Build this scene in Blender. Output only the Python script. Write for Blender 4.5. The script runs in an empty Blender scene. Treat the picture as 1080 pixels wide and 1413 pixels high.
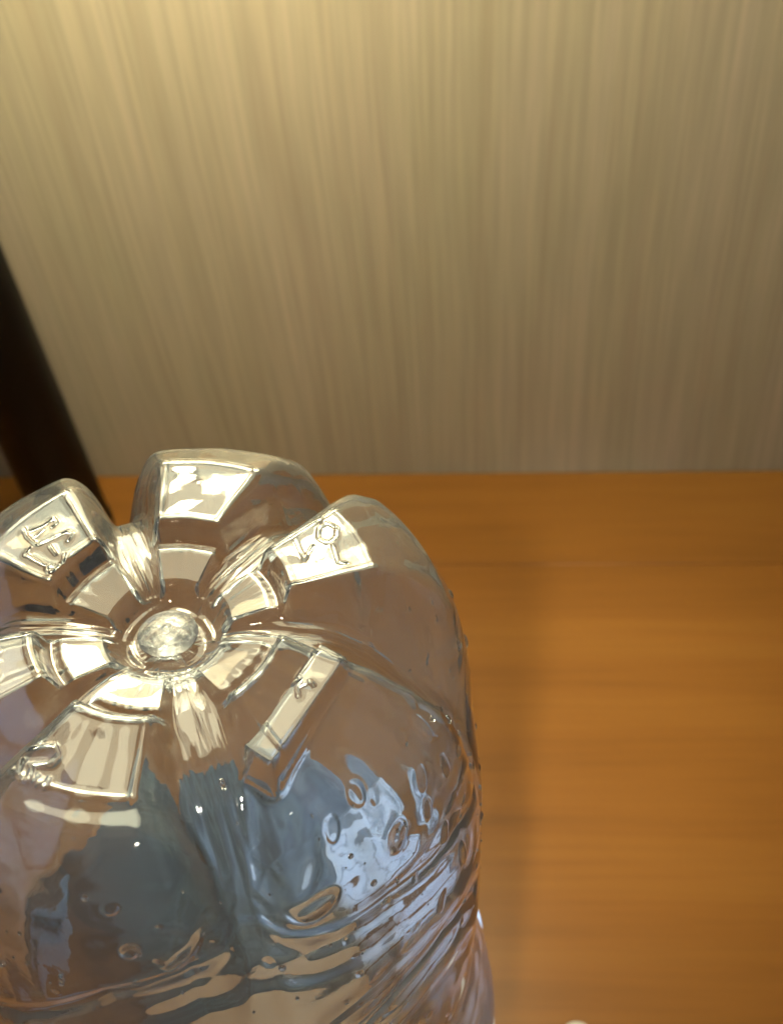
import bpy, bmesh, math, random
import numpy as np
from mathutils import Matrix, Vector

MM = 0.001
scene = bpy.context.scene
C = scene.collection
rng = np.random.default_rng(7)
random.seed(7)

# ------------------------------------------------------------------ camera
cam_d = bpy.data.cameras.new('camera')
cam = bpy.data.objects.new('camera', cam_d)
C.objects.link(cam)
right = Vector((0.99863005, 0.03247246, -0.04103121))
down = Vector((-0.00667337, -0.69870454, -0.71537923))
fwd = Vector((-0.05189882, 0.71467301, -0.69753065))
cam.matrix_world = Matrix(((right.x, -down.x, -fwd.x, 31.668*MM),
                           (right.y, -down.y, -fwd.y, -90.004*MM),
                           (right.z, -down.z, -fwd.z, 322.040*MM),
                           (0, 0, 0, 1)))
cam_d.sensor_fit = 'VERTICAL'
cam_d.sensor_height = 24.0
cam_d.sensor_width = 24.0
cam_d.lens = 24.0*1700.0/1413.0
cam_d.clip_start = 0.005
cam_d.clip_end = 20.0
cam_d.dof.use_dof = True
cam_d.dof.focus_distance = 0.142
cam_d.dof.aperture_fstop = 25.0
scene.camera = cam

# ------------------------------------------------------------------ render settings
scene.render.engine = 'CYCLES'
cy = scene.cycles
cy.max_bounces = 28
cy.transmission_bounces = 26
cy.glossy_bounces = 10
cy.diffuse_bounces = 4
cy.transparent_max_bounces = 16
cy.caustics_reflective = True
cy.caustics_refractive = True
cy.blur_glossy = 0.3
cy.sample_clamp_indirect = 12.0
cy.use_denoising = True
scene.view_settings.view_transform = 'Standard'
scene.view_settings.look = 'None'
scene.view_settings.exposure = 0.0
scene.view_settings.gamma = 1.0

# ------------------------------------------------------------------ room light
world = bpy.data.worlds.new('World')
scene.world = world
world.use_nodes = True
bg = world.node_tree.nodes['Background']
bg.inputs['Color'].default_value = (0.31, 0.33, 0.37, 1)
bg.inputs['Strength'].default_value = 0.22

def area_light(name, loc, target, size, size_y, power, color):
    d = bpy.data.lights.new(name, 'AREA')
    d.shape = 'RECTANGLE'; d.size = size; d.size_y = size_y
    d.energy = power; d.color = color
    o = bpy.data.objects.new(name, d)
    C.objects.link(o)
    o.location = loc
    o.rotation_euler = (Vector(target)-Vector(loc)).to_track_quat('-Z', 'Y').to_euler()
    return o
# cool window light of the room, behind the photographer's right shoulder
area_light('window_light', (0.85, -0.05, 0.58), (0.0, 0.05, 0.15), 0.7, 0.7, 0.25, (0.78, 0.89, 1.0))
# room lamp behind the photographer: throws the bottle's soft shadow back along the desk
rl_d = bpy.data.lights.new('room_light', 'SPOT')
rl_d.energy = 40.0; rl_d.color = (1.0, 0.93, 0.78); rl_d.spot_size = math.radians(9.0); rl_d.spot_blend = 1.0; rl_d.shadow_soft_size = 0.03
rl_o = bpy.data.objects.new('room_light', rl_d); C.objects.link(rl_o)
rl_o.location = (-0.06, -0.66, 0.86)
rl_o.rotation_euler = (Vector((0.068, 0.140, 0.0))-rl_o.location).to_track_quat('-Z', 'Y').to_euler()
# small cool spot added low on the right, to brighten the bottle's sleeve
sp_d = bpy.data.lights.new('sleeve_fill_light', 'SPOT')
sp_d.energy = 14.0; sp_d.color = (0.74, 0.86, 1.0); sp_d.spot_size = math.radians(15); sp_d.spot_blend = 0.6; sp_d.shadow_soft_size = 0.02
sp_o = bpy.data.objects.new('sleeve_fill_light', sp_d); C.objects.link(sp_o)
sp_o.location = (0.34, 0.20, 0.115)
sp_o.rotation_euler = (Vector((0.0, 0.01, 0.112))-sp_o.location).to_track_quat('-Z', 'Y').to_euler()

# ------------------------------------------------------------------ helpers
def tag(o, label=None, cat=None, group=None, kind=None):
    if label: o['label'] = label
    if cat: o['category'] = cat
    if group: o['group'] = group
    if kind: o['kind'] = kind
    return o

def empty(name, loc, label, cat):
    o = bpy.data.objects.new(name, None)
    C.objects.link(o)
    o.location = loc
    o.empty_display_size = 0.01
    return tag(o, label, cat)

def link(name, me, mat, parent=None, smooth=True):
    o = bpy.data.objects.new(name, me)
    C.objects.link(o)
    if mat: me.materials.append(mat)
    if smooth:
        me.polygons.foreach_set('use_smooth', np.ones(len(me.polygons), dtype=bool))
    if parent: o.parent = parent
    return o

def bm_obj(name, bm, mat, parent=None, smooth=False):
    me = bpy.data.meshes.new(name)
    bmesh.ops.recalc_face_normals(bm, faces=bm.faces)
    bm.to_mesh(me); bm.free()
    return link(name, me, mat, parent, smooth)

def grid_mesh(name, V, F):
    """V (n,3) array, F (m,4) quads -> mesh, fast"""
    me = bpy.data.meshes.new(name)
    me.vertices.add(len(V)); me.vertices.foreach_set('co', V.astype(np.float32).ravel())
    me.loops.add(F.size); me.loops.foreach_set('vertex_index', F.astype(np.int32).ravel())
    me.polygons.add(len(F))
    me.polygons.foreach_set('loop_start', np.arange(0, F.size, 4, dtype=np.int32))
    me.polygons.foreach_set('loop_total', np.full(len(F), 4, dtype=np.int32))
    me.update(calc_edges=True)
    return me

def lathe(name, prof, mat, parent, n=96, smooth=True, closed=False):
    """closed solid of revolution from (r,z) points in mm, ends capped"""
    bm = bmesh.new()
    rings = []
    for r, z in prof:
        if r < 1e-6:
            rings.append([bm.verts.new((0, 0, z*MM))])
        else:
            rings.append([bm.verts.new((r*MM*math.cos(2*math.pi*k/n), r*MM*math.sin(2*math.pi*k/n), z*MM)) for k in range(n)])
    pairs = list(zip(rings[:-1], rings[1:]))
    if closed: pairs.append((rings[-1], rings[0]))
    for a, b in pairs:
        for k in range(n):
            k2 = (k+1) % n
            if len(a) == 1 and len(b) == 1: continue
            if len(a) == 1: bm.faces.new((a[0], b[k], b[k2]))
            elif len(b) == 1: bm.faces.new((a[k], b[0], a[k2]))
            else: bm.faces.new((a[k], b[k], b[k2], a[k2]))
    o = bm_obj(name, bm, mat, parent, smooth)
    return o

# ------------------------------------------------------------------ materials
def new_mat(name):
    m = bpy.data.materials.new(name); m.use_nodes = True
    nt = m.node_tree
    return m, nt, nt.nodes['Principled BSDF']

def N(nt, typ, **kw):
    n = nt.nodes.new(typ)
    for k, v in kw.items():
        if k.startswith('i_'):
            key = k[2:]
            key = int(key) if key.isdigit() else key.replace('_', ' ')
            n.inputs[key].default_value = v
        else: setattr(n, k, v)
    return n

def ramp(nt, stops, fac):
    r = nt.nodes.new('ShaderNodeValToRGB')
    el = r.color_ramp.elements
    while len(el) > 1: el.remove(el[-1])
    el[0].position, el[0].color = stops[0][0], (*stops[0][1], 1)
    for p, c in stops[1:]:
        e = el.new(p); e.color = (*c, 1)
    nt.links.new(fac, r.inputs['Fac'])
    return r

def mix(nt, a, b, fac, mode='MIX'):
    m = nt.nodes.new('ShaderNodeMix'); m.data_type = 'RGBA'; m.blend_type = mode
    L = nt.links
    for s, v in ((6, a), (7, b), (0, fac)):
        if hasattr(v, 'links'): L.new(v, m.inputs[s])
        elif isinstance(v, (int, float)): m.inputs[s].default_value = v
        else: m.inputs[s].default_value = (*v, 1)
    return m.outputs[2]

def mapped(nt, scale, warp=None):
    tc = nt.nodes.new('ShaderNodeTexCoord')
    mp = nt.nodes.new('ShaderNodeMapping')
    mp.inputs['Scale'].default_value = scale
    nt.links.new(tc.outputs['Object'], mp.inputs['Vector'])
    return mp.outputs['Vector']

def wallpaper_mat():
    m, nt, p = new_mat('wallpaper')
    L = nt.links
    # streak coordinates are skewed, fanning out to the left, to imitate converging perspective
    tc = nt.nodes.new('ShaderNodeTexCoord')
    sx = nt.nodes.new('ShaderNodeSeparateXYZ'); L.new(tc.outputs['Object'], sx.inputs[0])
    lean = N(nt, 'ShaderNodeMapRange', i_1=-0.14, i_2=0.06, i_3=0.10, i_4=0.0)
    L.new(sx.outputs['X'], lean.inputs[0])
    mul = N(nt, 'ShaderNodeMath', operation='MULTIPLY'); L.new(lean.outputs[0], mul.inputs[0]); L.new(sx.outputs['Z'], mul.inputs[1])
    wob = N(nt, 'ShaderNodeTexNoise', i_Scale=5.0, i_Detail=1.0); L.new(tc.outputs['Object'], wob.inputs['Vector'])
    wm = N(nt, 'ShaderNodeMath', operation='MULTIPLY_ADD'); L.new(wob.outputs['Fac'], wm.inputs[0]); wm.inputs[1].default_value = 0.008
    L.new(mul.outputs[0], wm.inputs[2])
    add = N(nt, 'ShaderNodeMath', operation='ADD'); L.new(sx.outputs['X'], add.inputs[0]); L.new(wm.outputs[0], add.inputs[1])
    cx = nt.nodes.new('ShaderNodeCombineXYZ'); L.new(add.outputs[0], cx.inputs['X']); L.new(sx.outputs['Z'], cx.inputs['Z'])
    def streak(kx, kz, det, seed):
        mp = nt.nodes.new('ShaderNodeMapping'); mp.inputs['Scale'].default_value = (kx, 1, kz); mp.inputs['Location'].default_value = (seed, seed*1.7, 0)
        L.new(cx.outputs[0], mp.inputs['Vector'])
        n = N(nt, 'ShaderNodeTexNoise', i_Scale=1.0, i_Detail=det, i_Roughness=0.6); L.new(mp.outputs[0], n.inputs['Vector'])
        return n.outputs['Fac']
    fine = streak(640, 14, 3.0, 1.3)
    mid = streak(170, 5, 2.0, 5.1)
    broad = streak(30, 9, 2.0, 9.7)
    base = (0.428, 0.373, 0.277)
    c1 = ramp(nt, [(0.28, (0.41, 0.348, 0.258)), (0.5, base), (0.72, (0.455, 0.392, 0.300))], mid)
    c2 = ramp(nt, [(0.36, (0.85, 0.85, 0.84)), (0.5, (0.98, 0.98, 0.98)), (0.64, (1.16, 1.15, 1.12))], fine)
    c3 = ramp(nt, [(0.3, (0.955, 0.975, 0.93)), (0.7, (1.04, 1.02, 1.04))], broad)
    col = mix(nt, mix(nt, c1.outputs[0], c2.outputs[0], 0.62, 'MULTIPLY'), c3.outputs[0], 0.8, 'MULTIPLY')
    L.new(col, p.inputs['Base Color'])
    p.inputs['Roughness'].default_value = 0.62
    p.inputs['Specular IOR Level'].default_value = 0.25
    bp = N(nt, 'ShaderNodeBump', i_Strength=0.25, i_Distance=0.0004); L.new(fine, bp.inputs['Height']); L.new(bp.outputs[0], p.inputs['Normal'])
    return m

def wood_mat(name, dark=1.0, seed=0.0):
    m, nt, p = new_mat(name)
    L = nt.links
    def gr(sc, det, rough, off):
        tc = nt.nodes.new('ShaderNodeTexCoord'); mp = nt.nodes.new('ShaderNodeMapping')
        mp.inputs['Scale'].default_value = sc; mp.inputs['Location'].default_value = (off+seed, off*0.7+seed, 0)
        L.new(tc.outputs['Object'], mp.inputs['Vector'])
        n = N(nt, 'ShaderNodeTexNoise', i_Scale=1.0, i_Detail=det, i_Roughness=rough, i_Distortion=0.25); L.new(mp.outputs[0], n.inputs['Vector'])
        return n.outputs['Fac']
    g1 = gr((5, 60, 20), 3, 0.55, 3.0)
    g2 = gr((14, 420, 60), 3, 0.6, 8.0)
    g3 = gr((4, 9, 6), 2, 0.5, 1.0)
    c1 = ramp(nt, [(0.25, (0.212*dark, 0.083*dark, 0.0135*dark)), (0.5, (0.255*dark, 0.101*dark, 0.0165*dark)), (0.75, (0.28*dark, 0.117*dark, 0.020*dark))], g1)
    c2 = ramp(nt, [(0.3, (0.86, 0.84, 0.82)), (0.5, (1, 1, 1)), (0.75, (1.08, 1.08, 1.08))], g2)
    c3 = ramp(nt, [(0.3, (0.94, 0.92, 0.90)), (0.7, (1.05, 1.07, 1.09))], g3)
    col = mix(nt, mix(nt, c1.outputs[0], c2.outputs[0], 0.6, 'MULTIPLY'), c3.outputs[0], 0.8, 'MULTIPLY')
    L.new(col, p.inputs['Base Color'])
    rr = N(nt, 'ShaderNodeMapRange', i_1=0.3, i_2=0.7, i_3=0.34, i_4=0.46); L.new(g3, rr.inputs[0]); L.new(rr.outputs[0], p.inputs['Roughness'])
    p.inputs['Specular IOR Level'].default_value = 0.35
    bp = N(nt, 'ShaderNodeBump', i_Strength=0.12, i_Distance=0.0002); L.new(g2, bp.inputs['Height']); L.new(bp.outputs[0], p.inputs['Normal'])
    return m

def plain(name, col, rough=0.5, metal=0.0, spec=0.5, var=0.12):
    m, nt, p = new_mat(name)
    v = mapped(nt, (180, 180, 180))
    n = N(nt, 'ShaderNodeTexNoise', i_Scale=1.0, i_Detail=3.0); nt.links.new(v, n.inputs['Vector'])
    lo = tuple(c*(1-var) for c in col); hi = tuple(min(1, c*(1+var)) for c in col)
    r = ramp(nt, [(0.3, lo), (0.7, hi)], n.outputs['Fac'])
    nt.links.new(r.outputs[0], p.inputs['Base Color'])
    p.inputs['Roughness'].default_value = rough; p.inputs['Metallic'].default_value = metal
    p.inputs['Specular IOR Level'].default_value = spec
    return m

def shade_mat():
    m = bpy.data.materials.new('lit_lamp_shade'); m.use_nodes = True
    nt = m.node_tree; p = nt.nodes['Principled BSDF']
    p.inputs['Base Color'].default_value = (0.85, 0.80, 0.68, 1)
    p.inputs['Roughness'].default_value = 0.8
    v = mapped(nt, (60, 60, 260))
    n = N(nt, 'ShaderNodeTexNoise', i_Scale=1.0, i_Detail=2.0); nt.links.new(v, n.inputs['Vector'])
    r = ramp(nt, [(0.3, (1.0, 0.94, 0.62)), (0.7, (1.0, 0.98, 0.67))], n.outputs['Fac'])
    nt.links.new(r.outputs[0], p.inputs['Emission Color'])
    p.inputs['Emission Strength'].default_value = 4.9
    return m

def pet_mat():
    m = bpy.data.materials.new('clear_plastic'); m.use_nodes = True
    nt = m.node_tree; p = nt.nodes['Principled BSDF']
    p.inputs['Base Color'].default_value = (0.87, 0.915, 0.955, 1)
    p.inputs['Transmission Weight'].default_value = 0.957
    p.inputs['IOR'].default_value = 1.57
    vs = mapped(nt, (240, 240, 240)); ns = N(nt, 'ShaderNodeTexNoise', i_Scale=1.0, i_Detail=4.0, i_Roughness=0.7); nt.links.new(vs, ns.inputs['Vector'])
    sr = N(nt, 'ShaderNodeMapRange', i_1=0.56, i_2=0.80, i_3=0.0, i_4=0.10); nt.links.new(ns.outputs['Fac'], sr.inputs[0]); nt.links.new(sr.outputs[0], p.inputs['Roughness'])
    v = mapped(nt, (900, 900, 900))
    n = N(nt, 'ShaderNodeTexNoise', i_Scale=1.0, i_Detail=2.0); nt.links.new(v, n.inputs['Vector'])
    b = N(nt, 'ShaderNodeBump', i_Strength=0.03, i_Distance=0.0002); nt.links.new(n.outputs['Fac'], b.inputs['Height'])
    nt.links.new(b.outputs[0], p.inputs['Normal'])
    return m

M_wall, M_wood, M_wood_shaded = wallpaper_mat(), wood_mat('orange_wood'), wood_mat('orange_wood_shaded', 0.92, 4.0)  # rear wood is darker: shading beside the wall put into its colour
M_black = plain('black_lacquer', (0.005, 0.004, 0.0035), 0.42, 0.0, 0.15)
M_pet = pet_mat()
M_cap = plain('white_cap_plastic', (0.62, 0.66, 0.70), 0.4)
M_white = plain('white_plastic', (0.75, 0.74, 0.72), 0.35)
M_shade = shade_mat()
M_bulb = bpy.data.materials.new('lit_bulb'); M_bulb.use_nodes = True
_p = M_bulb.node_tree.nodes['Principled BSDF']
_p.inputs['Emission Color'].default_value = (1, 0.89, 0.60, 1); _p.inputs['Emission Strength'].default_value = 52.0

# ------------------------------------------------------------------ setting: wall
WY = 262.0
bm = bmesh.new()
bmesh.ops.create_cube(bm, size=1.0)
bmesh.ops.scale(bm, vec=(2.4, 0.05, 1.5), verts=bm.verts)
bmesh.ops.translate(bm, vec=(0.0, WY*MM+0.025, 0.70), verts=bm.verts)
wall = bm_obj('wall', bm, M_wall)
tag(wall, kind='structure')

# ------------------------------------------------------------------ desk
desk = empty('desk', (0.0, 0.0, 0.0), 'orange brown wooden desk top with fine grain, standing against the papered wall', 'desk')
def board(name, x0, x1, y0, y1, z0, z1, mat, bev):
    bm = bmesh.new()
    bmesh.ops.create_cube(bm, size=1.0)
    bmesh.ops.scale(bm, vec=((x1-x0)*MM, (y1-y0)*MM, (z1-z0)*MM), verts=bm.verts)
    bmesh.ops.translate(bm, vec=((x0+x1)/2*MM, (y0+y1)/2*MM, (z0+z1)/2*MM), verts=bm.verts)
    bmesh.ops.bevel(bm, geom=bm.edges[:], offset=bev*MM, segments=3, affect='EDGES', profile=0.5)
    return bm_obj(name, bm, mat, desk)
board('desk_board', -700, 700, -330, 212.7, -25, 0, M_wood, 0.6)
board('shaded_rear_strip', -700, 700, 212.85, WY-0.6, -25, 0.0, M_wood_shaded, 0.5)  # rear part of the desk top, split off to carry the painted shading

# ------------------------------------------------------------------ desk lamp (its pole is in view, its shade lights the wall)
lamp = empty('desk_lamp', (-0.1095, 0.2310, 0.0), 'thick black pole of a lit desk lamp, rising behind the bottle at the left', 'lamp')
lathe('lamp_base', [(0, 0), (13.4, 0), (13.8, 0.4), (13.8, 5.0), (13.4, 5.6), (0, 5.6)], M_black, lamp, 96)
def leaning_tube(name, a, b, r0, r1, mat, parent, n=64):
    a, b = Vector(a)*MM, Vector(b)*MM
    q = (b-a).to_track_quat('Z', 'Y').to_matrix()
    bm = bmesh.new(); rings = []
    for t, rr in ((0, r0*0.9), (0.004, r0), (0.996, r1), (1, r1*0.9)):
        c = a.lerp(b, t)
        rings.append([bm.verts.new(c + q @ Vector((rr*MM*math.cos(2*math.pi*k/n), rr*MM*math.sin(2*math.pi*k/n), 0))) for k in range(n)])
    for u, v in zip(rings[:-1], rings[1:]):
        for k in range(n): bm.faces.new((u[k], u[(k+1) % n], v[(k+1) % n], v[k]))
    bm.faces.new(rings[0]); bm.faces.new(rings[-1])
    return bm_obj(name, bm, mat, parent, True)
TOP = (-37.0, 5.5, 385.0)
SC = (65.0, -56.5)          # the shade hangs forward of the pole on a short arm
leaning_tube('pole', (0, 0, 5.5), TOP, 13.2, 12.0, M_black, lamp)
sh = lathe('lamp_shade', [(84, 312), (85.2, 312), (64.2, 560), (63, 560)], M_shade, lamp, 96, True, True)
sh.location = (SC[0]*MM, SC[1]*MM, 0)
bl = lathe('bulb', [(0, 336), (14, 339), (24, 349), (27, 362), (22, 380), (13, 396), (10, 402), (0, 403)], M_bulb, lamp, 48)
bl.location = (SC[0]*MM, SC[1]*MM, 0)
leaning_tube('arm', (TOP[0], TOP[1], 384), (SC[0], SC[1], 410), 6.0, 6.0, M_black, lamp)
leaning_tube('socket', (SC[0], SC[1], 400), (SC[0], SC[1], 425), 12.0, 12.0, M_black, lamp)

# ------------------------------------------------------------------ the bottle
bottle = empty('plastic_bottle', (-0.0012, 0, 0), 'clear plastic bottle standing upside down, its six footed base turned up', 'bottle')
HZ = 220.0                       # height of the feet above the desk
NT = 900
th = np.arange(NT)/NT*2*np.pi
FEET = np.radians([27, 87, 147, 206, 258, 327])

def polyline(pts, n):
    pts = np.array(pts, float)
    d = np.r_[0, np.cumsum(np.hypot(*np.diff(pts, axis=0).T))]
    return pts, d
def resample(pts, t):
    p, d = polyline(pts, None)
    return np.interp(t, d/d[-1], p[:, 0]), np.interp(t, d/d[-1], p[:, 1])
def smooth1(a, k):
    if k < 1: return a
    x = np.arange(-3*k, 3*k+1); w = np.exp(-0.5*(x/k)**2); w /= w.sum()
    return np.convolve(np.r_[np.full(3*k, a[0]), a, np.full(3*k, a[-1])], w, 'valid')
def sstep(x):
    x = np.clip(x, 0, 1); return x*x*(3-2*x)

# matching control stations of a foot's and of a valley's profile: (r, depth below the feet)
ST = [  # n rows,  foot (r,d),      valley (r,d)
    (0,  (0.02, 5.3), (0.02, 5.3)),
    (16, (2.6, 5.4), (2.6, 5.4)),
    (8,  (3.3, 6.4), (3.3, 6.4)),
    (14, (5.6, 6.1), (5.6, 6.1)),
    (10, (6.9, 4.1), (6.9, 4.9)),
    (46, (12.0, 3.1), (11.7, 4.6)),
    (6,  (12.6, 3.6), (12.3, 4.65)),
    (8,  (13.3, 3.4), (13.0, 4.7)),
    (12, (14.1, 0.9), (13.9, 4.75)),
    (50, (19.4, 0.6), (18.8, 5.2)),
    (46, (24.6, 0.25), (23.2, 8.2)),
    (8,  (25.3, 0.55), (24.0, 9.0)),
    (26, (28.6, 1.9), (27.2, 12.9)),
    (26, (32.0, 5.2), (30.3, 16.8)),
    (24, (34.0, 10.2), (32.6, 21.5)),
    (20, (34.9, 16.0), (34.2, 26.0)),
    (84, (36.0, 36.0), (36.0, 37.0)),
]
fr, fd, vr, vd = [ST[0][1][0]], [ST[0][1][1]], [ST[0][2][0]], [ST[0][2][1]]
for (n0, f0, v0), (n1, f1, v1) in zip(ST[:-1], ST[1:]):
    t = np.linspace(0, 1, n1+1)[1:]
    fr += list(f0[0]+(f1[0]-f0[0])*t); fd += list(f0[1]+(f1[1]-f0[1])*t)
    vr += list(v0[0]+(v1[0]-v0[0])*t); vd += list(v0[1]+(v1[1]-v0[1])*t)
fr, fd, vr, vd = map(np.array, (fr, fd, vr, vd))
fr, fd = smooth1(fr, 3), smooth1(fd, 3)
vr, vd = smooth1(vr, 10), smooth1(vd, 10)
fr[0] = vr[0] = 0.02
# keep the hub the same for both
hub = sstep((np.arange(len(fr))-34)/14.0)
vr = fr*(1-hub)+vr*hub; vd = fd*(1-hub)+vd*hub
NB = len(fr)

near = np.round((th[None, :]-FEET[:, None])/(2*np.pi))
dth = (th[None, :]-FEET[:, None]) - 2*np.pi*near
idx = np.argmin(np.abs(dth), axis=0)
dl = dth[idx, np.arange(NT)]                     # angle from the nearest foot's axis
FWID = np.array([0.94, 1.0, 1.06, 0.96, 1.14, 1.12])   # feet are not quite alike
FSK = np.array([0.4, -1.2, -1.6, 0.3, -0.6, -1.0])
_b = np.radians([-3-0.0, 57, 117, 176.5, 232, 292.5])           # the valleys between the feet
bd = np.min(np.abs((th[None, :]-_b[:, None]+np.pi) % (2*np.pi)-np.pi), axis=0)
v = fr[:, None]*np.sin(dl)[None, :]
u = fr[:, None]*np.cos(dl)[None, :]
hw = (np.interp(fr, [0, 5, 9, 12, 14, 24.5, 28, 33.9, 60], [0.3, 1.5, 2.5, 3.3, 3.7, 6.2, 7.6, 9.6, 9.6]))[:, None]*FWID[idx][None, :]
tw = np.interp(fr, [0, 5, 12, 14, 24, 28, 34, 37], [0.6, 0.8, 1.2, 1.5, 3.6, 5.2, 7.0, 7.2])[:, None]
skew = (FSK[idx][None, :])*sstep((fr-12)/14)[:, None]
q = np.clip((np.abs(v-skew)-hw)/tw, 0, 1)
out = sstep((fr-12)/14)[:, None]
w = (1-sstep(q))*(1-out)+(1-q**2.2)*out
w *= sstep(bd[None, :]*fr[:, None]/1.3)*(1-sstep((fr-26)/5)[:, None])+sstep((fr-26)/5)[:, None]
for _ in range(12):
    ws = (w+np.roll(w, 1, 1)+np.roll(w, -1, 1))/3
    w = w*(1-out)+ws*out
# flat facets: use the along-axis distance u, not r, for the steps of a foot
rr_ = fr[:, None]*w+vr[:, None]*(1-w)
uu = np.where(fr[:, None] < 26, fr[:, None], fr[:, None])
dd = fd[:, None]*w+vd[:, None]*(1-w)
# facets tilt slightly this way and that
TILT = np.radians([2.0, -2.5, 3.0, -1.5, 1.0, -7.5])
flat = (sstep((fr-5)/3)*(1-sstep((fr-24)/4)))[:, None]*w
dd += v*np.tan(TILT[idx])[None, :]*flat

# some feet lean outward, so that they mirror the room and not the shade
RTILT = np.radians([1.0, 0.0, 2.5, 1.5, 6.0, 17.0])
flat5 = (sstep((fr-5)/3)*(1-sstep((fr-34.3)/1.6)))[:, None]*w
dd += np.clip(fr-14, 0, 16)[:, None]*np.tan(RTILT[idx])[None, :]*np.where((idx == 5)[None, :], flat5, flat)
# flat bar across the foot at the near right
bar = (idx == 5)[None, :]*sstep((2.1-np.abs(u-20.6+0.13*v))/0.5)*sstep((fr-16)/1)[:, None]*sstep((8.2-np.abs(v+2.0))/0.8)
dd = dd*(1-bar)+(0.35+0*dd)*bar
# moulded border round every facet, and its unevenness
edge_d = np.abs(v-skew)-hw
band = (sstep((fr-14.0)/0.8)*(1-sstep((fr-24.2)/0.8)))[:, None]
dd -= 0.16*np.exp(-((edge_d+0.45)/0.30)**2)*band
dd -= 0.14*np.exp(-((fr-24.0)/0.35)**2)[:, None]*(edge_d < 0)*(idx != 5)[None, :]
dd -= 0.12*np.exp(-((fr-14.9)/0.35)**2)[:, None]*(edge_d < 0)
X0 = rr_*np.cos(th)[None, :]; Y0 = rr_*np.sin(th)[None, :]
for k in range(34):
    ang = rng.uniform(0, 6.28); lam = rng.uniform(3.0, 9.0); ph = rng.uniform(0, 6.28)
    dd += rng.uniform(.2, 1)*0.0017*lam*np.sin((X0*math.cos(ang)+Y0*math.sin(ang))*6.28/lam+ph)*sstep((fr-6)/4)[:, None]
# flowing creases that follow the valleys
cv = bd[None, :]*fr[:, None]*np.sign(dl)[None, :]       # distance from the valley's middle
cr = np.zeros_like(dd)
for k in range(9):
    lam = rng.uniform(0.75, 2.4); ph = rng.uniform(0, 6.28, 6)[idx][None, :]; dr = rng.uniform(-.28, .28)
    cr += rng.uniform(.4, 1)*lam*np.sin(np.abs(cv)*6.28/lam+ph+dr*fr[:, None]+0.6*np.sin(fr*rng.uniform(.2, .5)+k)[:, None])
valley = np.clip(1.15-w*1.25, 0, 1)*(sstep((fr-5.8)/2)*(1-sstep((fr-28)/5)))[:, None]
dd += 0.017*cr*valley

X = rr_*np.cos(th)[None, :]; Y = rr_*np.sin(th)[None, :]

def seg_dist(px, py, a, b):
    ax, ay = a; bx, by = b
    dx, dy = bx-ax, by-ay
    t = np.clip(((px-ax)*dx+(py-ay)*dy)/(dx*dx+dy*dy+1e-9), 0, 1)
    return np.hypot(px-ax-t*dx, py-ay-t*dy)

MARKS = {   # strokes moulded into the feet: along the foot's axis, across it (mm)
 147: [[(22.75,-0.56),(21.58,0.15),(19.68,0.52)],[(21.88,-0.79),(21.25,-2.16)],[(20.68,-0.43),(20.66,-1.73)],[(21.12,-2.57),(21.08,-3.74),(20.06,-3.41),(20.05,-2.6)],[(19.36,0.31),(17.97,-2.96),(17.18,-2.98),(16.73,-2.0)],[(19.94,1.31),(19.56,2.32),(16.2,2.18)],[(18.02,-0.23),(16.48,0.35)],[(15.59,-0.22),(14.72,0.77)],[(15.9,2.5),(15.5,1.7),(14.9,1.7),(14.7,2.5),(15.2,2.9),(15.9,2.5)]],
 27: [[(17.54,3.48),(17.18,-0.25),(18.89,1.41)],[(21.28,5.84),(21.15,4.5)],[(20.94,0.23),(20.37,-2.62),(21.25,-3.31)],[(21.88,3.99),(20.54,3.68),(19.92,2.24),(20.42,0.99),(21.75,1.29),(22.51,2.65),(21.88,3.99)]],
 258: [[(20.4,-6.6),(19.6,-5.2),(19.3,-4.0),(20.1,-3.3),(21.4,-3.65)],[(22.0,-5.6),(21.3,-3.83)],[(21.6,-6.6),(22.8,-6.4)],[(22.2,-5.3),(23.5,-5.0)],[(23.4,-6.2),(23.9,-5.6),(23.9,-4.6),(22.9,-4.3)],[(24.2,-3.6),(23.7,-3.0),(23.0,-3.0)]],
 206: [[(19.25,-3.47),(18.36,-2.68),(17.79,-2.05),(18.97,-1.48),(19.7,-1.36)],[(19.95,-0.17),(19.19,-0.44),(18.23,-0.61)],[(20.3,1.11),(19.4,1.5),(18.7,1.1),(18.8,0.4)]],
 327: [[(20.5,-1.4),(19.7,-0.6),(20.2,0.3)],[(21.0,0.6),(20.2,0.9)],[(19.4,0.5),(19.0,-0.6)]],
}
emb = np.zeros_like(dd)
for a, strokes in MARKS.items():
    ca, sa = math.cos(math.radians(a)), math.sin(math.radians(a))
    U = X*ca+Y*sa; Vv = -X*sa+Y*ca
    sel = (U > 12) & (U < 28) & (np.abs(Vv) < 10)
    pu, pv = U[sel], Vv[sel]
    best = np.full(pu.shape, 9.0)
    for s in strokes:
        for p0, p1 in zip(s[:-1], s[1:]):
            best = np.minimum(best, seg_dist(pu, pv, p0, p1))
    emb[sel] += 0.24*(1-sstep((best-0.09)/0.20))
emb *= w
dd -= emb

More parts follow.
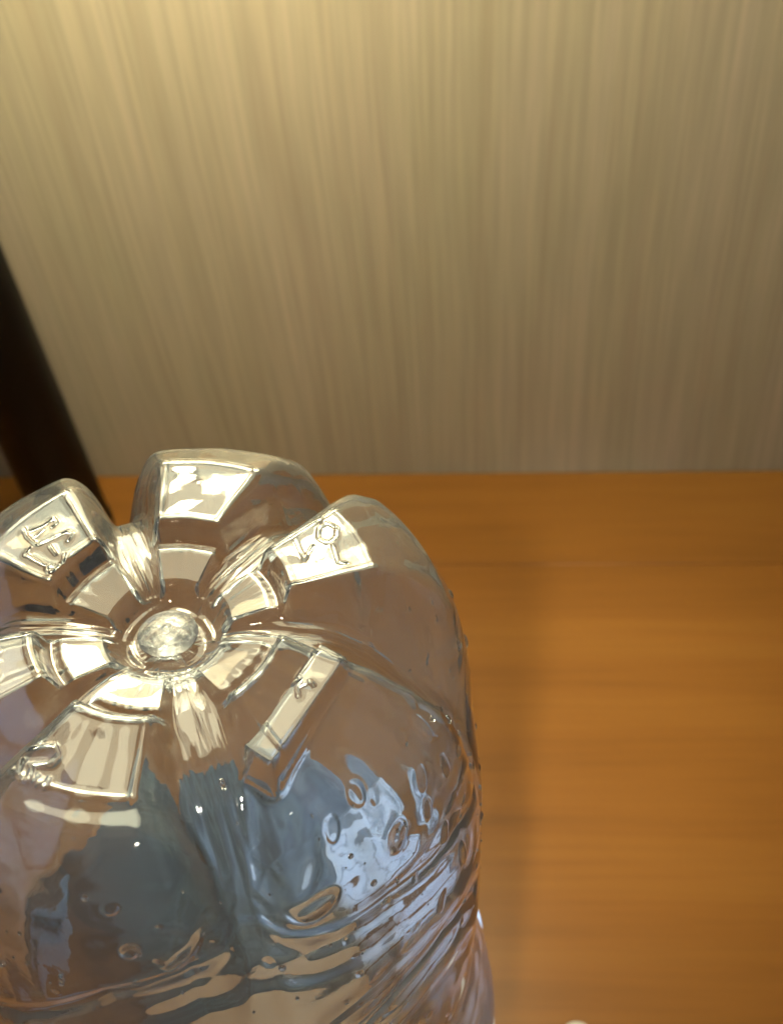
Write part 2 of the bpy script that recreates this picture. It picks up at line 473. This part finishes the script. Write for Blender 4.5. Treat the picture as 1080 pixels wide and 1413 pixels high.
# ---- the rest of the wall: waist, label panel, shoulder, neck, mouth (r, z)
WALL = [(88, (36.0, 184.0), (36.0, 160.0)), (30, (36, 160), (35.6, 150)), (14, (35.6, 150), (35.0, 144.5)),
        (20, (35.0, 144.5), (36.2, 136.0)), (20, (36.2, 136), (38.6, 124)), (10, (38.6, 124), (39.0, 118)), (16, (39, 118), (39, 52)),
        (10, (39, 52), (37.5, 45)), (12, (37.5, 45), (27, 34)), (10, (27, 34), (14.5, 25)), (6, (14.5, 25), (13.2, 23)), (6, (13.2, 24), (13.2, 4.0))]
wr, wz = [], []
for n, a, b in WALL:
    t = np.linspace(0, 1, n+1)[1:]
    wr += list(a[0]+(b[0]-a[0])*t); wz += list(a[1]+(b[1]-a[1])*t)
wr, wz = np.array(wr), np.array(wz)
wr = smooth1(wr, 4)
R = np.vstack([rr_, np.repeat(wr[:, None], NT, 1)])
Z = np.vstack([HZ-dd, np.repeat(wz[:, None], NT, 1)])
# ease the join between the footed base and the wall (valley rows end at a different depth)
k0 = NB-1
for k in range(1, 40):
    t = 1-sstep(k/40)
    Z[k0+k] += (HZ-dd[k0]-184.0)*t
TH = np.repeat(th[None, :], R.shape[0], 0)

# ---- dimples, droplets and slanting ribs of the side wall: radial displacement
disp = np.zeros_like(R)
side = sstep((HZ-5-Z)/4)*(Z > 70)
def adiff(t, deg):
    return (t-math.radians(deg)+np.pi) % (2*np.pi)-np.pi
def bump(deg, z, r, h, ax=1.0, rot=0.0):
    du = adiff(TH, deg)*R; dv = Z-z
    c, s = math.cos(rot), math.sin(rot)
    a = (du*c+dv*s)/ax; b = -du*s+dv*c
    q = np.hypot(a, b)/(1.2*r)
    disp[:] += 0.9*h*np.where(q < 1, np.sqrt(np.clip(1-q*q, 0, 1))*sstep((1-q)*3), 0)
for deg, z, r, h, ax, rot in [(-80, 214.5, .8, .30, 1, 0), (-41, 212.5, 1.0, .45, 1.1, .6), (-37.6, 206, 1.2, .5, 1.5, .9), (-57, 205, 1.5, .6, 1.9, .35),
        (5, 208.5, 1.0, .45, 1.3, .8), (-16, 213, .7, .35, 1, 0), (-24.6, 212.5, .6, .3, 1.5, 1), (-19, 211, .7, .35, 2, 1.2), (-20, 206, .6, .35, 2.4, 1.4),
        (-14, 204, .6, .35, 1, 0), (-27, 208.5, .7, .35, 2, 1.1), (-89, 207.5, .9, .35, 1.3, 1), (-101, 215, .7, .3, 1, 0), (-91, 213, .7, .35, 1.3, .4),
        (-29, 205, .6, .35, 2.2, 1.3), (-26.4, 198.6, .7, .4, 2.4, 1.4), (-22, 190.7, .7, .4, 2.6, 1.4), (-48.8, 211.5, .8, .35, 1.5, .8), (-31, 189, .7, .35, 2.2, 1.2),
        (12, 205, .7, .35, 1.2, .3), (18, 210, .6, .3, 1, 0), (-2, 200, .7, .35, 1.8, 1.3), (2, 212, .5, .3, 1, 0)]:
    bump(deg, z, r, h, ax, rot)
for k in range(90):
    bump(rng.uniform(-120, 60), rng.uniform(150, 213), rng.uniform(.18, .5), rng.uniform(.08, .2), rng.uniform(1, 2.5), rng.uniform(0, 3))
def rib(pts, wd, h):
    best = np.full(R.shape, 99.0)
    for (a0, z0), (a1, z1) in zip(pts[:-1], pts[1:]):
        am = (a0+a1)/2
        px = adiff(TH, am)*34.0; x0 = math.radians(a0-am)*34; x1 = math.radians(a1-am)*34
        best = np.minimum(best, seg_dist(px, Z, (x0, z0), (x1, z1)))
    disp[:] += h*np.exp(-(best/wd)**2)
# slanting ribs of the side wall, broad and soft, steeper towards the right
rib([(-124, 184), (-95, 199.3), (-80, 203.5), (-60, 200.6), (-43, 199.2), (-31, 196.6), (-20, 194.8), (-8, 190)], 1.1, -0.40)
rib([(-124, 179), (-95, 194), (-80, 198.2), (-60, 195.4), (-43, 194.2), (-31, 191.6), (-20, 189.8)], 2.4, 0.45)
rib([(-72, 183), (-60, 185.5), (-45, 187.5), (-35, 187), (-25, 185), (-12, 178)], 2.4, 0.50)
rib([(-53, 177.5), (-42, 180), (-29.5, 180), (-21, 177), (-12, 171)], 1.1, -0.40)
rib([(-45, 172), (-36, 173), (-25, 171.5), (-14, 166)], 2.4, 0.45)
# creases where the thin wall has been squeezed
rib([(-56, 213.9), (-64.7, 205)], 0.8, -0.30)
rib([(-52, 213), (-61, 204.5)], 0.9, 0.28)
rib([(-54, 217), (-56.5, 213.5)], 0.6, -0.28)
rib([(-64, 207.5), (-66, 204.5), (-62, 207.5)], 0.6, 0.25)
rib([(-83, 204), (-77, 207.8), (-71.5, 204.8)], 0.6, 0.28)
rib([(-78, 214), (-80, 206)], 1.4, 0.22)
rib([(-48, 211), (-38, 206), (-33, 203)], 1.1, -0.20)
# gentle unevenness of blown plastic
for k in range(26):
    a, z, sa, sz = rng.uniform(-180, 180), rng.uniform(145, 215), rng.uniform(4, 11), rng.uniform(3, 9)
    disp += rng.uniform(-.16, .16)*np.exp(-(adiff(TH, a)*34/sa)**2-((Z-z)/sz)**2)
R2 = R+disp*side

V = np.stack([R2*np.cos(TH), R2*np.sin(TH), Z], -1)      # (rows, NT, 3) mm
# ripples left by the mould in the hub and the valleys
wv = np.vstack([1-w, np.zeros((len(wr), NT))])
rip = np.zeros_like(R)
for k in range(14):
    f = rng.integers(9, 60); ph = rng.uniform(0, 6.28); kr = rng.uniform(-.5, .5)
    rip += np.sin(f*TH+ph+kr*R)*rng.uniform(.3, 1)/f
rip *= sstep((R-2)/6)*(1-sstep((R-26)/6))*wv*0.62
for k in range(5):
    rip += 0.035*np.sin(R*rng.uniform(3, 7)+rng.uniform(0, 6)+2*np.sin(TH*rng.integers(1, 4)))*(1-sstep((R-5.5)/1.5))
V[..., 2] += rip

# normals of the outer grid
du = np.roll(V, -1, 1)-np.roll(V, 1, 1)
ds = np.gradient(V, axis=0)
nrm = np.cross(ds, du)
nrm /= np.linalg.norm(nrm, axis=-1, keepdims=True)+1e-12
if nrm[NB//2, :, 2].mean() < 0: nrm = -nrm
nrm[:3] = (0, 0, 1)
# plastic thickness: thick at the gate, thin and streaky elsewhere
tk = 0.30+1.3*np.exp(-(R/6.5)**2)*(Z > 190)+0.25*np.exp(-(R/16)**2)*(Z > 190)
strk = np.zeros_like(R)
for k in range(18):
    f = rng.integers(5, 45); strk += np.sin(f*TH+rng.uniform(0, 6.28)+rng.uniform(-.25, .25)*R+rng.uniform(-.1, .1)*Z)*rng.uniform(.2, 1)
tk += 0.016*strk*sstep((R-1)/5)
tk = np.clip(tk, 0.14, 3)
def blur2(A, kr, kt):
    for _ in range(kt): A = (A+np.roll(A, 1, 1)+np.roll(A, -1, 1))/3
    for _ in range(kr):
        B = A.copy(); B[1:-1] = (A[:-2]+A[1:-1]+A[2:])/3; A = B
    return A
Vin = V-nrm*tk[..., None]
Vs = blur2(Vin, 60, 40)
Vin = blur2(Vin, 10, 10)
low = sstep((214-Vin[..., 2])/6)[..., None]*(1-wv[..., None]*0)*sstep((Vin[..., 2]-70)/20)[..., None]*sstep((R-33.0)/2)[..., None]
Vin = Vin*(1-low)+Vs*low                 # the inside follows the mould less sharply
# never let the inner skin come closer than a tenth of a millimetre to the outer one
gap = ((V-Vin)*nrm).sum(-1)
Vin -= nrm*np.clip(0.10-gap, 0, 1)[..., None]

NR = V.shape[0]
def quads(off, flip):
    i = np.arange(NR-1)[:, None]*NT; j = np.arange(NT)[None, :]; j2 = (j+1) % NT
    a, b, c, d = i+j, i+j2, i+NT+j2, i+NT+j
    F = np.stack([a, d, c, b] if not flip else [a, b, c, d], -1).reshape(-1, 4)+off
    return F
Fo = quads(0, False); Fi = quads(NR*NT, True)
j = np.arange(NT); j2 = (j+1) % NT
lo, li = (NR-1)*NT, NR*NT+(NR-1)*NT
Fm = np.stack([lo+j, li+j, li+j2, lo+j2], -1)          # mouth ring
VV = np.vstack([V.reshape(-1, 3), Vin.reshape(-1, 3)])*MM
me = grid_mesh('bottle_body', VV, np.vstack([Fo, Fi, Fm]))
body = link('bottle_body', me, M_pet, bottle, True)
print('body polys', len(me.polygons))
# close the pin holes in the gate
bm = bmesh.new(); bm.from_mesh(me); bm.verts.ensure_lookup_table()
bm.faces.new([bm.verts[k] for k in range(NT)]); bm.faces.new([bm.verts[NR*NT+k] for k in range(NT)])
bmesh.ops.recalc_face_normals(bm, faces=bm.faces)
bm.to_mesh(me); bm.free()
for p_ in me.polygons[-2:]: p_.use_smooth = True

# ---- printed sleeve round the label panel, read from its inside through the clear base
def label_mat():
    m, nt, p = new_mat('label_print_and_reflections')
    L = nt.links
    uv = nt.nodes.new('ShaderNodeUVMap'); uv.uv_map = 'UVMap'
    sp = nt.nodes.new('ShaderNodeSeparateXYZ'); L.new(uv.outputs[0], sp.inputs[0])
    nz = N(nt, 'ShaderNodeTexNoise', i_Scale=14.0, i_Detail=3.0); L.new(uv.outputs[0], nz.inputs['Vector'])
    # slanting bands: s = height + slope*angle + wobble
    a = N(nt, 'ShaderNodeMath', operation='MULTIPLY_ADD'); L.new(sp.outputs['X'], a.inputs[0]); a.inputs[1].default_value = 4.2; ys = N(nt, 'ShaderNodeMath', operation='MULTIPLY'); ys.inputs[1].default_value = 0.6; L.new(sp.outputs['Y'], ys.inputs[0]); L.new(ys.outputs[0], a.inputs[2])
    b = N(nt, 'ShaderNodeMath', operation='MULTIPLY_ADD'); L.new(nz.outputs['Fac'], b.inputs[0]); b.inputs[1].default_value = 0.35; L.new(a.outputs[0], b.inputs[2])
    blue, pale, mid, grey = (0.12, 0.175, 0.26), (0.64, 0.75, 0.90), (0.20, 0.285, 0.38), (0.21, 0.27, 0.34)
    r = ramp(nt, [(0.0, pale), (0.40, pale), (0.41, (0.13, 0.075, 0.04)), (0.45, (0.13, 0.075, 0.04)), (0.46, pale), (0.52, pale), (0.53, mid), (0.545, pale), (0.61, pale), (0.62, grey), (0.66, grey), (0.67, mid), (0.74, blue), (0.79, mid), (0.81, blue), (0.90, (0.09, 0.12, 0.17)), (0.93, mid), (0.96, blue), (1.0, blue)], b.outputs[0])
    r.color_ramp.interpolation = 'LINEAR'
    wv = N(nt, 'ShaderNodeMath', operation='MULTIPLY_ADD'); L.new(nz.outputs['Fac'], wv.inputs[0]); wv.inputs[1].default_value = 0.03; L.new(sp.outputs['X'], wv.inputs[2])
    mk = N(nt, 'ShaderNodeMapRange', i_1=0.232, i_2=0.238, i_3=0.0, i_4=1.0); L.new(wv.outputs[0], mk.inputs[0])
    st = N(nt, 'ShaderNodeTexWave', i_Scale=5.0, i_Distortion=1.2, i_Detail=1.0); L.new(uv.outputs[0], st.inputs['Vector'])
    br = ramp(nt, [(0.2, (0.16, 0.085, 0.045)), (0.62, (0.12, 0.065, 0.036)), (0.70, (0.022, 0.018, 0.018)), (1.0, (0.022, 0.018, 0.018))], st.outputs['Fac'])  # brown and black stripes painted in for the desk and dark lamp reflections
    r_out = mix(nt, r.outputs[0], br.outputs[0], mk.outputs[0])
    def box(sock, lo, hi):
        g = N(nt, 'ShaderNodeMath', operation='GREATER_THAN', i_1=lo); L.new(sock, g.inputs[0])
        l_ = N(nt, 'ShaderNodeMath', operation='LESS_THAN', i_1=hi); L.new(sock, l_.inputs[0])
        m_ = N(nt, 'ShaderNodeMath', operation='MULTIPLY'); L.new(g.outputs[0], m_.inputs[0]); L.new(l_.outputs[0], m_.inputs[1])
        return m_.outputs[0]
    skx = N(nt, 'ShaderNodeMath', operation='MULTIPLY_ADD', i_1=0.25); L.new(sp.outputs['Y'], skx.inputs[0]); L.new(sp.outputs['X'], skx.inputs[2])
    fl = N(nt, 'ShaderNodeMath', operation='MULTIPLY'); L.new(box(skx.outputs[0], 0.285, 0.345), fl.inputs[0]); L.new(box(sp.outputs['Y'], 0.155, 0.225), fl.inputs[1])
    r_out = mix(nt, r_out, (0.34, 0.55, 1.0), fl.outputs[0])
    L.new(r_out, p.inputs['Base Color'])
    p.inputs['Roughness'].default_value = 0.4
    tr = nt.nodes.new('ShaderNodeBsdfTranslucent'); L.new(r_out, tr.inputs['Color'])   # thin film lets light through
    ms = nt.nodes.new('ShaderNodeMixShader'); ms.inputs[0].default_value = 0.5
    L.new(p.outputs[0], ms.inputs[1]); L.new(tr.outputs[0], ms.inputs[2])
    L.new(ms.outputs[0], nt.nodes['Material Output'].inputs['Surface'])
    return m
M_label = label_mat()
nt_, nz_ = 240, 44
V_, F_ = [], []
a0, a1 = math.radians(20), math.radians(325)
prng = np.random.default_rng(3)
zz = np.linspace(139, 46, nz_+1)
aa = np.linspace(a0, a1, nt_+1)
A_, Z_ = np.meshgrid(aa, zz)
Rw = np.interp(-Z_, -wz, wr)+0.12
crumple = np.zeros_like(A_)
for k in range(10):
    crumple += np.abs(np.sin(A_*prng.uniform(4, 15)+Z_*prng.uniform(-.12, .12)+prng.uniform(0, 6)))*0.05
Ro = Rw+crumple
def sheet(Rx): return np.stack([Rx*np.cos(A_), Rx*np.sin(A_), Z_], -1).reshape(-1, 3)
vi, vo = sheet(Ro), sheet(Ro+0.08)
W1 = nt_+1
fi = []
for i in range(nz_):
    for jx in range(nt_):
        q = (i*W1+jx, i*W1+jx+1, (i+1)*W1+jx+1, (i+1)*W1+jx)
        fi.append(q)
nV = len(vi)
fo = [tuple(nV+k for k in reversed(q)) for q in fi]
edge = []
for jx in range(nt_):
    edge.append((jx, nV+jx, nV+jx+1, jx+1)); o_ = nz_*W1
    edge.append((o_+jx+1, nV+o_+jx+1, nV+o_+jx, o_+jx))
for i in range(nz_):
    edge.append(((i+1)*W1, nV+(i+1)*W1, nV+i*W1, i*W1))
    e0, e1 = i*W1+nt_, (i+1)*W1+nt_
    edge.append((e0, nV+e0, nV+e1, e1))
lm = grid_mesh('label', vi*MM, np.array(fi))     # one thin film
uvl = lm.uv_layers.new(name='UVMap')
UV = np.stack([(A_.ravel()-a0)/math.radians(148)*0.25, (Z_.ravel()-71)/68*0.25], -1)
li_ = np.zeros(len(lm.loops), dtype=np.int32); lm.loops.foreach_get('vertex_index', li_)
uvl.data.foreach_set('uv', UV[li_].astype(np.float32).ravel())
link('label', lm, M_label, bottle, True)

# ---- milky gate mark at the middle of the base
M_gate = bpy.data.materials.new('milky_plastic'); M_gate.use_nodes = True
_p = M_gate.node_tree.nodes['Principled BSDF']
_p.inputs['Base Color'].default_value = (0.88, 0.90, 0.92, 1); _p.inputs['Transmission Weight'].default_value = 0.93
_p.inputs['IOR'].default_value = 1.5; _p.inputs['Roughness'].default_value = 0.14
_v = mapped(M_gate.node_tree, (900, 900, 900)); _n = N(M_gate.node_tree, 'ShaderNodeTexNoise', i_Scale=1.0, i_Detail=3.0); M_gate.node_tree.links.new(_v, _n.inputs['Vector'])
_b = N(M_gate.node_tree, 'ShaderNodeBump', i_Strength=0.6, i_Distance=0.0003); M_gate.node_tree.links.new(_n.outputs['Fac'], _b.inputs['Height']); M_gate.node_tree.links.new(_b.outputs[0], _p.inputs['Normal'])
gz = float(V[:18, :, 2].max())
# moulded pimples and stuck droplets that catch the light
pv, pf = [], []
spots = [(rng.uniform(-45, 35), rng.uniform(172, 212)) for _ in range(80)]+[(rng.uniform(-115, -45), rng.uniform(190, 214)) for _ in range(40)]
row_z = V[NB-230:NB+90, :, 2]
for a_, z_ in spots:
    jc = int((a_ % 360)/360*NT) % NT
    ir = NB-230+int(np.argmin(np.abs(row_z[:, jc]-z_)))
    c_, n_ = V[ir, jc], nrm[ir, jc]
    r_ = 0.12+0.34*rng.random()**2.5
    t1 = np.cross(n_, (0, 0, 1.0)); t1 /= np.linalg.norm(t1)+1e-9; t2 = np.cross(n_, t1)
    el = rng.uniform(1, 2.4) if rng.random() < .5 else 1.0
    b0 = len(pv); K = 12
    for ri, hi in ((1.0, 0.03), (0.93, 0.35), (0.7, 0.7), (0.36, 0.93)):
        for k in range(K):
            g = 2*math.pi*k/K
            pv.append(c_+n_*(0.015+hi*r_*0.8)+t1*ri*r_*math.cos(g)+t2*ri*r_*el*math.sin(g))
    pv.append(c_+n_*(0.015+r_*0.8)); pv.append(c_+n_*0.015)
    for q_ in range(3):
        for k in range(K):
            k2 = (k+1) % K; pf.append((b0+q_*K+k, b0+q_*K+k2, b0+(q_+1)*K+k2, b0+(q_+1)*K+k))
    for k in range(K):
        k2 = (k+1) % K; pf.append((b0+3*K+k, b0+3*K+k2, b0+4*K)); pf.append((b0+k2, b0+k, b0+4*K+1))
pm = bpy.data.meshes.new('droplets'); pm.from_pydata([tuple(x*MM) for x in pv], [], pf); pm.update()
bm = bmesh.new(); bm.from_mesh(pm); bmesh.ops.recalc_face_normals(bm, faces=bm.faces); bm.to_mesh(pm); bm.free()
tag(link('droplets', pm, M_pet, bottle, True), kind='stuff')
lathe('gate_mark', [(0, gz+0.05), (3.3, gz+0.05), (3.5, gz+0.14), (3.4, gz+0.40), (3.0, gz+0.68), (2.3, gz+0.95), (1.5, gz+1.12), (0.9, gz+1.16), (0.6, gz+1.20), (0.4, gz+1.36), (0, gz+1.40)], M_gate, bottle, 64)

# ---- screw cap the bottle stands on
bm = bmesh.new()
n = 120; rings = []
for r, z in [(0, 0), (13.6, 0), (14.6, 0.9), (14.8, 2), (14.8, 13), (14.8, 14.2), (13.9, 14.6), (13.9, 3.0), (0, 3.0)]:
    rib_ = 2 <= z <= 13 and r > 14
    rings.append([bm.verts.new(((r+(0.35 if (rib_ and k % 2) else 0))*MM*math.cos(2*math.pi*k/n), (r+(0.35 if (rib_ and k % 2) else 0))*MM*math.sin(2*math.pi*k/n), z*MM)) for k in range(n)] if r else [bm.verts.new((0, 0, z*MM))])
for a, b in zip(rings[:-1], rings[1:]):
    for k in range(n):
        k2 = (k+1) % n
        if len(a) == 1: bm.faces.new((a[0], b[k2], b[k]))
        elif len(b) == 1: bm.faces.new((a[k], a[k2], b[0]))
        else: bm.faces.new((a[k], a[k2], b[k2], b[k]))
bm_obj('cap', bm, M_cap, bottle, False)

# ------------------------------------------------------------------ small white thing at the lower edge of the picture
o = lathe('white_bead', [(0, 0), (3.6, 0), (4.2, 0.5), (4.2, 3.0), (3.8, 3.8), (2.8, 4.2), (0, 4.4)], M_white, None, 64)
o.location = (0.0620, 0.0432, 0.0)
tag(o, 'small round white bead lying on the wooden desk to the right of the bottle', 'bead')
